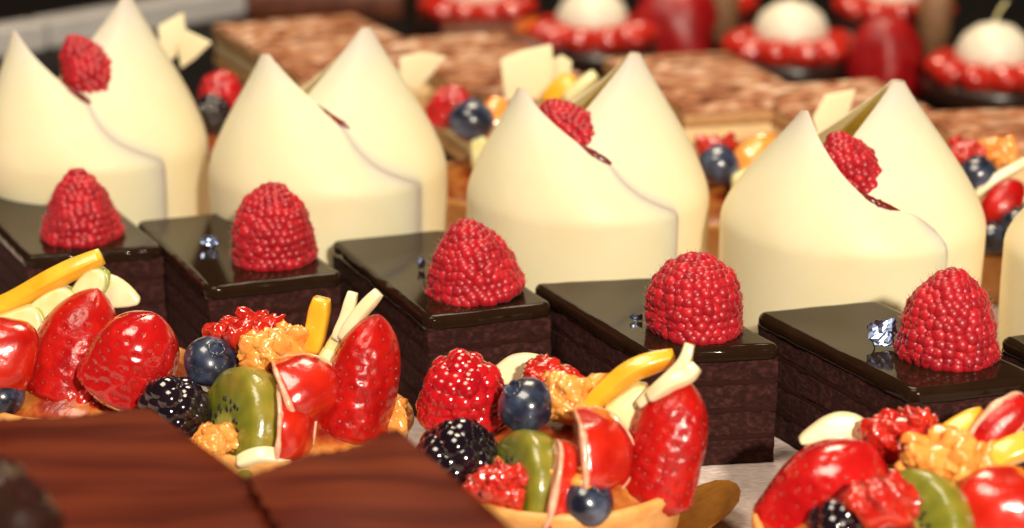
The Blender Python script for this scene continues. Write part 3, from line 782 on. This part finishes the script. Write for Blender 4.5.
strawberry(at_y(56, 412, Y(t, -.75)), 2.4, 2.9, 'dark red cut strawberry in the left edge tart, below the melon slices', (.36, .25, 1), 23, 'strawberry_cut', flat=.85, blunt=1.7)
wedge(at_y(4, 358, Y(t, -1.2)), 1.8, .9, 2.0, 'red fruit wedge at the left edge of the picture', (.35, .35, 1), (.15, -1, .35), 25, rind=False)
blueberry(at_y(4, 414, Y(t, -1.75)), .48, 'blueberry at the left edge of the picture, under the red wedge', (.3, -.3, .8), 28)
pulp(at_y(108, 408, Y(t, -.3)), 1.1, .5, 'orange pulp at the right rim of the left edge tart', 58, 18)

pulp(at_y(88, 412, Y(t, -1.35)), 1.2, .6, 'chopped red fruit at the front rim of the left edge tart', 64, 20, mat='red_glaze', name='chopped_red_fruit', cat='chopped fruit')

# --- tart D (bottom right)
t = TD
strawberry(at_y(792, 560, Y(t, .5)), 2.35, 2.7, 'smooth glossy strawberry at the left of the bottom right tart', (.62, .1, 1), 33, blunt=2.3)
slab('apple_slice', arc_px([(802, 446), (818, 428), (842, 419), (866, 424), (878, 442)]), Y(t, 1.6), .25, M['apple'], 'curved pale apple slice behind the smooth glossy strawberry', 'apple slice', lean=.3)
pulp(at_y(902, 462, Y(t, 1.35)), 1.6, 1.2, 'chopped red fruit at the back of the bottom right tart', 61, 26, mat='red_glaze', name='chopped_red_fruit', cat='chopped fruit')
pulp(at_y(944, 490, Y(t, .4)), 2.0, 1.25, 'orange pulp in the middle of the bottom right tart', 62, 34)
blackberry(at_y(842, 556, Y(t, -.3)), 1.6, 1.45, 'blackberry at the bottom edge of the picture on the bottom right tart', 63)
kiwi(at_y(912, 540, Y(t, -.8)), 'kiwi slice beside the blackberry on the bottom right tart', (-.70, -.6, .4), R=1.3, th=.8, seed=14)
wedge(at_y(1000, 514, Y(t, -.5)), 1.9, 1.0, 2.2, 'large red fruit wedge at the bottom right corner', (.6, .3, 1), (-.1, -1, .45), 35, rind=False)
pulp(at_y(880, 526, Y(t, -1.0)), 1.3, .9, 'chopped red fruit between blackberry and kiwi slice of the bottom right tart', 65, 22, mat='red_glaze', name='chopped_red_fruit', cat='chopped fruit')
strip('mango_strip', [(932, 450, Y(t, 1.1)), (956, 432, Y(t, 1.1)), (985, 416, Y(t, 1.2))], .24, .2, M['mango'], 'short mango strip behind the orange pulp on the bottom right tart', 'mango strip')
segment(at_y(998, 426, Y(t, 1.0)), 1.5, .45, 1.6, 'dark red fruit wedge leaning across the back of the bottom right tart', (.8, .3, .75), (-.1, -1, .5), 37, mat='strawberry_cut', cut='red_cut')
strip('mango_strip', [(985, 464, Y(t, .4)), (1008, 452, Y(t, .4)), (1040, 440, Y(t, .5))], .24, .22, M['mango'], 'mango strip at the right edge, under the dark red wedge', 'mango strip')

# ------------------------------------------------------------------ streaked chocolate plaques in front
def plaque_cake(corners, z, label, seed):
    c = sum((Vector((x, y, 0)) for x, y in corners), Vector()) / 4
    t = empty('chocolate_square', (c.x, c.y, 0), label, 'chocolate square', 'squares topped with streaked chocolate plaques')
    P = [Vector((x, y, 0)) - c for x, y in corners]
    n = 40
    def grid(dz, k):
        vs = []
        for i in range(n + 1):
            for j in range(n + 1):
                u, v = i / n, j / n
                p = (P[0] * (1 - u) + P[1] * u) * (1 - v) + (P[3] * (1 - u) + P[2] * u) * v
                w = math.sin(math.pi * u) ** .3 * .07 * math.sin(v * 9 + 2 * noise.noise(Vector((u * 2, v * 2, seed)))) + .05 * noise.noise(Vector((u * 2.2, v * 5, seed + 4)))
                vs.append((p.x * k, p.y * k, z + dz + w))
        return vs
    mb = MB(); N = (n + 1) ** 2
    vs = grid(0, 1) + grid(-.16, 1)
    fs = []
    for i in range(n):
        for j in range(n):
            a = i * (n + 1) + j
            fs.append((a, a + n + 1, a + n + 2, a + 1)); fs.append((N + a, N + a + 1, N + a + n + 2, N + a + n + 1))
    for i in range(n):
        a, b = i * (n + 1), (i + 1) * (n + 1); fs.append((a, a + N, b + N, b)[::-1])
        a, b = i * (n + 1) + n, (i + 1) * (n + 1) + n; fs.append((a, b, b + N, a + N)[::-1])
        fs.append((i, i + 1, i + 1 + N, i + N)[::-1]); a = n * (n + 1) + i; fs.append((a, a + N, a + 1 + N, a + 1)[::-1])
    mb.add(vs, fs)
    bevel(mb.build('plaque', M['plaque_diagonal' if seed == 6 else 'plaque'], t), .05, 2)
    b = MB(); Q = [p * .86 for p in P]
    vs = [(p.x, p.y, .02) for p in Q] + [(p.x, p.y, z - .26) for p in Q]
    b.add(vs, [(3, 2, 1, 0), (4, 5, 6, 7)] + [(k, (k + 1) % 4, (k + 1) % 4 + 4, k + 4) for k in range(4)])
    bevel(b.build('cake_body', M['choc_shell'], t, smooth=False), .15, 3)
p1 = [at_z(-60, 424, 4.1), at_z(146, 406, 4.1), at_z(302, 521, 4.1), at_z(-60, 660, 4.1)]
p2 = [at_z(247, 477, 4.34), at_z(396, 430, 4.34), at_z(575, 590, 4.34), at_z(345, 640, 4.34)]
plaque_cake([(p.x, p.y) for p in p1], 4.05, 'streaked chocolate square at the lower left, the truffle on it', 2)
plaque_cake([(p.x, p.y) for p in p2], 4.34, 'streaked chocolate square in front of the centre tart, cut off by the bottom edge', 6)

tr = at_z(-14, 585, 4.15)
tt = empty('truffle', (tr.x, tr.y, 4.12), 'dark flaky truffle with pale flecks painted as highlights at the lower left corner', 'truffle')
mb = MB(); ball(mb, (0, 0, .95), .95, 4, n=.4, seed=3); mb.build('truffle_body', M['choc_shell'], tt)
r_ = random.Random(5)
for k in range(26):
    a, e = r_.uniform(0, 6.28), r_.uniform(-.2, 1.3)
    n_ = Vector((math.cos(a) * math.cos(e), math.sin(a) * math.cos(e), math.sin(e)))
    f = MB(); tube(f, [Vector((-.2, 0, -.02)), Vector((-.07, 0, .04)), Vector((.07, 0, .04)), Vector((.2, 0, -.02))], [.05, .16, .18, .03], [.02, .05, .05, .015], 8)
    f.build('flake', M['flake'] if k % 5 == 0 else M['ganache'], tt, loc=n_ * .93 + Vector((0, 0, .95)), quat=aim(n_, r_.uniform(0, 6)))  # every fifth flake is pale, standing in for a blurred highlight

# ------------------------------------------------------------------ fruit tarts behind the cups
BG = 'fruit tarts behind the white cups'
def bpos(px, py, y):
    p = at_y(px, py, y); p.z = 0; return p
T1, T2, T3, T4 = bpos(205, 120, 59), bpos(492, 150, 56.5), bpos(742, 185, 54), bpos(1015, 215, 51)
tart(T1, 'fruit tart behind the gap between the first and second white cups', group=BG, seed=11)
tart(T2, 'fruit tart behind the gap between the second and third white cups', group=BG, seed=12)
tart(T3, 'fruit tart behind the gap between the third and fourth white cups', group=BG, seed=13)
tart(T4, 'fruit tart at the right edge behind the row of white cups', group=BG, seed=14)
def shard(ol, y, label, th=.14, lean=.1, turn=0.0):
    return slab('white_chocolate_shard', ol, y, th, M['white_choc'], label, 'chocolate shard', lean=lean, bev=.04, turn=turn, group='white chocolate shards on the rear tarts')
raspberry(at_y(222, 103, 58.0), 1.5, 1.1, 'blurred raspberry between the first and second white cups', (0, -.2, 1), ('raspberry_glazed', 'raspberry_core'), seed=71, dr=.18, tip=.7)
raspberry(at_y(214, 122, 57.2), 1.2, 1.0, 'blurred blackberry between the first and second white cups', (0, -.3, 1), ('blackberry', 'blackberry_core'), 'blackberry', 'blackberry', seed=72, dr=.18, tip=.8)
shard([(158, 26), (182, 14), (184, 30), (192, 40), (170, 62), (160, 50)], 58.6, 'left white chocolate shard behind the leftmost cup', turn=.3)
shard([(176, 46), (186, 32), (212, 42), (196, 58), (180, 70)], 58.1, 'right white chocolate shard behind the leftmost cup', turn=-.3)

raspberry(at_y(452, 118, 56.6), 1.5, 1.1, 'blurred raspberry between the second and third white cups', (0, -.2, 1), ('raspberry_glazed', 'raspberry_core'), seed=73, dr=.18, tip=.7)
blueberry(at_y(472, 142, 55.2), .70, 'large blurred blueberry between the second and third white cups', (.1, .3, 1), 74)
segment(at_y(494, 122, 55.8), 1.6, .6, 1.8, 'orange fruit wedge right of the large blurred blueberry', (.3, .2, 1), (0, -1, .3), 75, mat='pulp', rind=False)
slab('melon_piece', [(470, 142), (484, 136), (492, 150), (482, 172), (472, 170)], 54.6, .4, M['melon'], 'yellow-green melon piece under the large blurred blueberry', 'melon piece', bev=.1)
shard([(500, 60), (520, 52), (552, 46), (554, 70), (548, 100), (505, 100)], 57.0, 'broad white chocolate shard behind the third white cup', turn=.15)
shard([(548, 64), (562, 56), (572, 62), (566, 96), (548, 96)], 57.4, 'narrow white chocolate shard beside the blurred mango strip', turn=-.3)
shard([(400, 56), (424, 54), (446, 60), (430, 78), (418, 90), (400, 84)], 57.4, 'white chocolate shard behind the second white cup', turn=.4)
strip('mango_strip', [(548, 104, 56.6), (560, 90, 56.6), (574, 78, 56.7)], .30, .25, M['mango'], 'blurred mango strip behind the points of the third white cup', 'mango strip')
strip('melon_strip', [(566, 100, 56.2), (580, 88, 56.2), (596, 74, 56.3)], .18, .2, M['melon'], 'blurred melon strip right of the blurred mango strip', 'melon strip')

blueberry(at_y(718, 184, 53.2), .62, 'blurred blueberry between the third and fourth white cups', (.1, .3, 1), 76)
pulp(at_y(716, 160, 54.2), 1.3, .7, 'chopped red fruit above the blueberry between third and fourth cups', 77, 20, mat='red_glaze', name='chopped_red_fruit', cat='chopped fruit')
segment(at_y(756, 160, 53.6), 1.8, .7, 1.8, 'orange fruit wedge beside the left edge of the fourth white cup', (.8, .2, .5), (0, -1, .6), 78, mat='pulp', rind=False)
slab('melon_piece', [(732, 176), (752, 168), (764, 176), (748, 200), (732, 206)], 52.6, .4, M['melon'], 'yellow-green melon piece beside the left edge of the fourth white cup', 'melon piece', bev=.1)
shard([(812, 118), (826, 96), (858, 92), (852, 112), (836, 136), (818, 140)], 52.5, 'white chocolate shard behind the fourth white cup', turn=.3)

blueberry(at_y(976, 193, 50.3), .56, 'dark blueberry at the right behind the fourth white cup', (.1, .3, 1), 79)
pulp(at_y(962, 166, 51.2), 1.2, .8, 'chopped red fruit at the right above the dark blueberry', 80, 20, mat='red_glaze', name='chopped_red_fruit', cat='chopped fruit')
pulp(at_y(996, 164, 51.4), 1.2, .7, 'orange pulp at the right edge behind the fourth white cup', 81, 24)
strip('apple_stick', [(976, 196, 49.8), (998, 178, 49.9), (1030, 160, 50)], .13, .13, M['apple'], 'pale apple stick at the right edge crossing the dark blueberry', 'apple stick')
segment(at_y(1000, 208, 49.3), 1.8, .6, 1.9, 'dark red glazed fruit wedge at the right edge', (.6, .3, 1), (-.2, -1, .4), 82, mat='strawberry_cut', rind=False)
slab('melon_piece', [(972, 226), (1004, 206), (1030, 196), (1030, 214), (1000, 232), (976, 246)], 49.0, .4, M['melon'], 'yellow-green melon piece under the dark red wedge at the right edge', 'melon piece', bev=.1)
for k, (px, py, lb) in enumerate([(992, 254, 'lowest blueberry at the right edge behind the fourth cup'), (1016, 240, 'blueberry at the right edge, above the last white cup')]):
    blueberry(at_y(px, py, 48.6), .48, lb, (.1, .2, 1), 83 + k)

# ------------------------------------------------------------------ marbled pastry slices
def pastry(corner, yaw, lx, ly, label, seed, h=2.9):
    t = empty('pastry_slice', (corner.x, corner.y, 0), label, 'pastry slice', 'pastry slices with marbled tops', rz=yaw)
    z = 0.02
    for i in range(3):
        b = MB(); block(b, lx, ly, [(z, .06), (z + .05, .0), (z + .4, .0), (z + .45, .06)], .1, 6, .05, seed + i); b.build('pastry_layer', M['pastry_side'], t)
        if i < 2:
            b = MB(); block(b, lx, ly, [(z + .46, .12), (z + .5, .06), (z + 1.05, .06), (z + 1.09, .12)], .1, 5, .03, seed + i); b.build('cream_layer', M['pastry_cream'], t)
        z += 1.1
    b = MB(); n = 50; T = h - .06; vs = []
    for i in range(n + 1):
        for j in range(n + 1):
            x, y = lx * i / n, ly * j / n; e = min(1, 14 * min(i, n - i, j, n - j) / n)
            vs.append((x, y, T + e * .06 + .16 * noise.noise(Vector((x * .8 + seed * 3, y * 2.2, 0))) * e))
    b.add(vs, [(i * (n + 1) + j, (i + 1) * (n + 1) + j, (i + 1) * (n + 1) + j + 1, i * (n + 1) + j + 1) for i in range(n) for j in range(n)])
    o = b.build('icing', M['marbled'], t); s = o.modifiers.new('thickness', 'SOLIDIFY'); s.thickness = .0018; s.offset = -1
for (bl, fl_, br, lb, sd) in [((212, 23), (300, 76), (352, 12), 'marbled pastry slice at the far left, its tan side showing beside the leftmost cup', 1),
                          ((384, 38), (470, 92), (500, 30), 'marbled pastry slice behind the second white cup', 2),
                          ((602, 56), (684, 108), (722, 47), 'marbled pastry slice behind the third white cup', 3),
                          ((742, 84), (806, 124), (868, 74), 'marbled pastry slice behind the fourth white cup, below the black gap', 4),
                          ((918, 110), (980, 148), (1070, 98), 'marbled pastry slice at the right edge', 5)]:
    B, A, C_ = at_z(*bl, 2.9), at_z(*fl_, 2.9), at_z(*br, 2.9)
    e = (A - B); yaw = math.atan2(e.y, e.x) + math.pi / 2
    ex = Vector((math.cos(yaw), math.sin(yaw), 0))
    pastry(A, yaw, (C_ - B).dot(ex), e.length, lb, sd)

# ------------------------------------------------------------------ far row: red tarts, jellies, rail
def red_tart(px, py, y, wpx, label, seed):
    p = at_y(px, py, y); p.z = -.58; s = depth(p) / F; R = wpx * s / 2
    t = empty('cream_tart', p, label, 'cream tart', 'red tarts topped with a dome of cream')
    b = MB(); lathe(b, [(R * .78, 0), (R * .97, .7), (R, 1.25), (R * .95, 1.35), (R * .6, 1.3)], 48); b.build('tart_base', M['choc_shell'], t)
    g = MB(); n = 11
    for k in range(n):
        a = 2 * math.pi * k / n + seed
        ball(g, (R * .66 * math.cos(a), R * .66 * math.sin(a), 1.75), (R * .34, R * .27, .60), 3, q=Quaternion((0, 0, 1), a), n=.15, seed=k)
    lathe(g, [(R * .8, 1.25), (R * .82, 1.6), (R * .5, 1.9), (R * .1, 1.9)], 32)
    g.build('red_fruit_ring', M['red_glaze'], t)
    c = MB(); lathe(c, [(R * .46, 1.8), (R * .53, 2.15), (R * .52, 2.6), (R * .43, 3.1), (R * .25, 3.5), (R * .05, 3.65)], 40, wob=.05, seed=seed); c.build('cream_dome', M['cream'], t)
    y_ = MB(); tube(y_, curve([(-.1, 0, 3.5), (.05, 0, 4.0), (.35, 0, 4.5)], 5), .12, .06); y_.build('garnish_stick', M['melon'], t)
    return p
red_tart(592, 38, 83, 134, 'red tart with cream dome cut off by the top edge, behind the third cup', 1)
red_tart(790, 52, 80, 138, 'red tart with cream dome at the top, behind the fourth cup', 2)
red_tart(992, 76, 75, 140, 'red tart with cream dome at the top right corner', 3)
red_tart(1190, 100, 71, 140, 'red tart beyond the right edge of the picture', 4)

red_tart(478, 10, 89.5, 120, 'farthest red tart at the top edge, left of the row of cream domes', 5)
red_tart(700, 16, 91, 120, 'farthest red tart at the top edge, behind the left block of red jelly', 6)
red_tart(893, 18, 89.5, 124, 'farthest red tart at the top edge, behind the right block of red jelly', 7)
def jelly(px, py, y, wpx, hh, label):
    p = at_y(px, py, y); p.z = -.58; R = wpx * depth(p) / F / 2
    b = MB(); lathe(b, [(R * .95, 0), (R * 1.02, .5), (R, hh * .4), (R * .93, hh * .65), (R * .78, hh * .85), (R * .5, hh * .97), (R * .15, hh)], 40, wob=.30, seed=px); tag(b.build('red_jelly', M['red_jelly'], loc=p), label, 'jelly', 'blocks of red jelly')
jelly(672, 62, 84, 84, 3.6, 'block of red jelly at the top, left of the middle red tart')
jelly(883, 88, 77.5, 72, 3.5, 'block of red jelly at the top, right of the middle red tart')

def far_ball(px, py, y, r, label):
    p = at_y(px, py, y); mb = MB(); p.z = -.6 + r
    ball(mb, (0, 0, 0), (r, r, r * .85), 3, n=.12, seed=px); tag(mb.build('orange_fruit', M['orange_berry'], loc=p), label, 'small fruit', 'small orange fruits on the rear table')
far_ball(694, 66, 78, .95, 'small orange fruit in front of the left block of red jelly')
far_ball(906, 92, 72, .62, 'small orange fruit below the right block of red jelly')
far_ball(536, 36, 84, 1.2, 'small orange fruit left of the red tart behind the third cup')
def roll(px, py, y, r, h, label):
    p = at_y(px, py, y); p.z = -.58; mb = MB()
    lathe(mb, [(r, 0), (r, h), (r * .96, h + .03), (r * .7, h + .03), (r * .68, h - .4)], 28, wob=.05); tag(mb.build('wafer_roll', M['wafer'], loc=p), label, 'wafer roll', 'wafer rolls on the rear table')
roll(722, 44, 86, .75, 4.0, 'tan wafer roll right of the left block of red jelly')
roll(932, 62, 84, .75, 3.4, 'tan wafer roll between the right red jelly and the corner tart')

def bar(a, b, w, h, label, name='metal_rail', cat='rail', mat='rail_metal', group='pale metal rail sections'):
    a, b = Vector(a), Vector(b); d = (b - a); L = d.length
    mb = MB(); block(mb, L, w, [(0, .08), (.08, 0), (h - .1, 0), (h, .1)], .1, 1)
    o = mb.build(name, M[mat], loc=a, smooth=False); o.rotation_euler = (0, 0, math.atan2(d.y, d.x)); return tag(o, label, cat, group)
r0, r1, r2, r3 = at_z(-80, 50, .4), at_z(46, 29, .4), at_z(51, 28, .4), at_z(260, -7, .4)
for q in (r0, r1, r2, r3): q.z = -.58
bar(r0, r1, 1.6, 1.3, 'left section of the pale metal rail at the top left corner')
bar(r2, r3, 1.6, 1.3, 'right section of the pale metal rail at the top left corner')
c0 = at_z(250, 22, .0); c1 = at_z(372, 24, .0)
for (q, w, lb) in (((-13.5, 96), 8, 'dark brown cake bar at the top, left of the chocolate one'), ((-4.6, 90), 5.2, 'reddish brown cake bar at the top, above the second cup'),
                   ((-3.2, 81), 5.6, 'brown cake bar at the top between the second and third cups')):
    mb = MB(); block(mb, w, 5, [(0, .1), (.1, 0), (1.5, 0), (1.7, .15)], .2, 2, .05)
    tag(mb.build('cake_bar', M['brown_cake'], loc=(q[0], q[1], -.58)), lb, 'cake bar', 'brown cake bars on the rear table')

# ------------------------------------------------------------------ camera and light
cam = bpy.data.cameras.new('camera'); co = bpy.data.objects.new('camera', cam); COL.objects.link(co)
cam.sensor_width = 36; cam.lens = F / 1024 * 36
cam.clip_start = .01; cam.clip_end = 50
co.location = (0, 0, H * CM); co.rotation_euler = (math.pi / 2 - PITCH, 0, 0)
cam.dof.use_dof = True; cam.dof.focus_distance = .405; cam.dof.aperture_fstop = 12; cam.dof.aperture_blades = 0
scene.camera = co

def area(name, loc, target, size, power, col, sy=None):
    l = bpy.data.lights.new(name, 'AREA'); l.energy = power; l.color = col; l.size = size * CM
    if sy: l.shape = 'RECTANGLE'; l.size_y = sy * CM
    o = bpy.data.objects.new(name, l); COL.objects.link(o); o.location = Vector(loc) * CM
    d = Vector(target) - Vector(loc); o.rotation_euler = d.to_track_quat('-Z', 'Y').to_euler()
    return o
area('flash_lamp', (24, -48, 50), (0, 45, 2), 5, 13.4, (1.0, .89, .73), 4)
area('ceiling_lamp', (-24, 20, 95), (2, 45, 2), 45, 7.0, (1.0, .87, .69), 40)
area('rear_fill_light', (5, 92, 80), (0, 78, 0), 30, 5.0, (1.0, .80, .56), 30)  # unseen light added to brighten the rail and the rear table

w = bpy.data.worlds.new('World'); scene.world = w; w.use_nodes = True
w.node_tree.nodes['Background'].inputs['Color'].default_value = (1.0, .78, .55, 1)
w.node_tree.nodes['Background'].inputs['Strength'].default_value = .022
scene.view_settings.view_transform = 'Standard'; scene.view_settings.look = 'None'
scene.view_settings.exposure = 0.0; scene.view_settings.gamma = 1.0
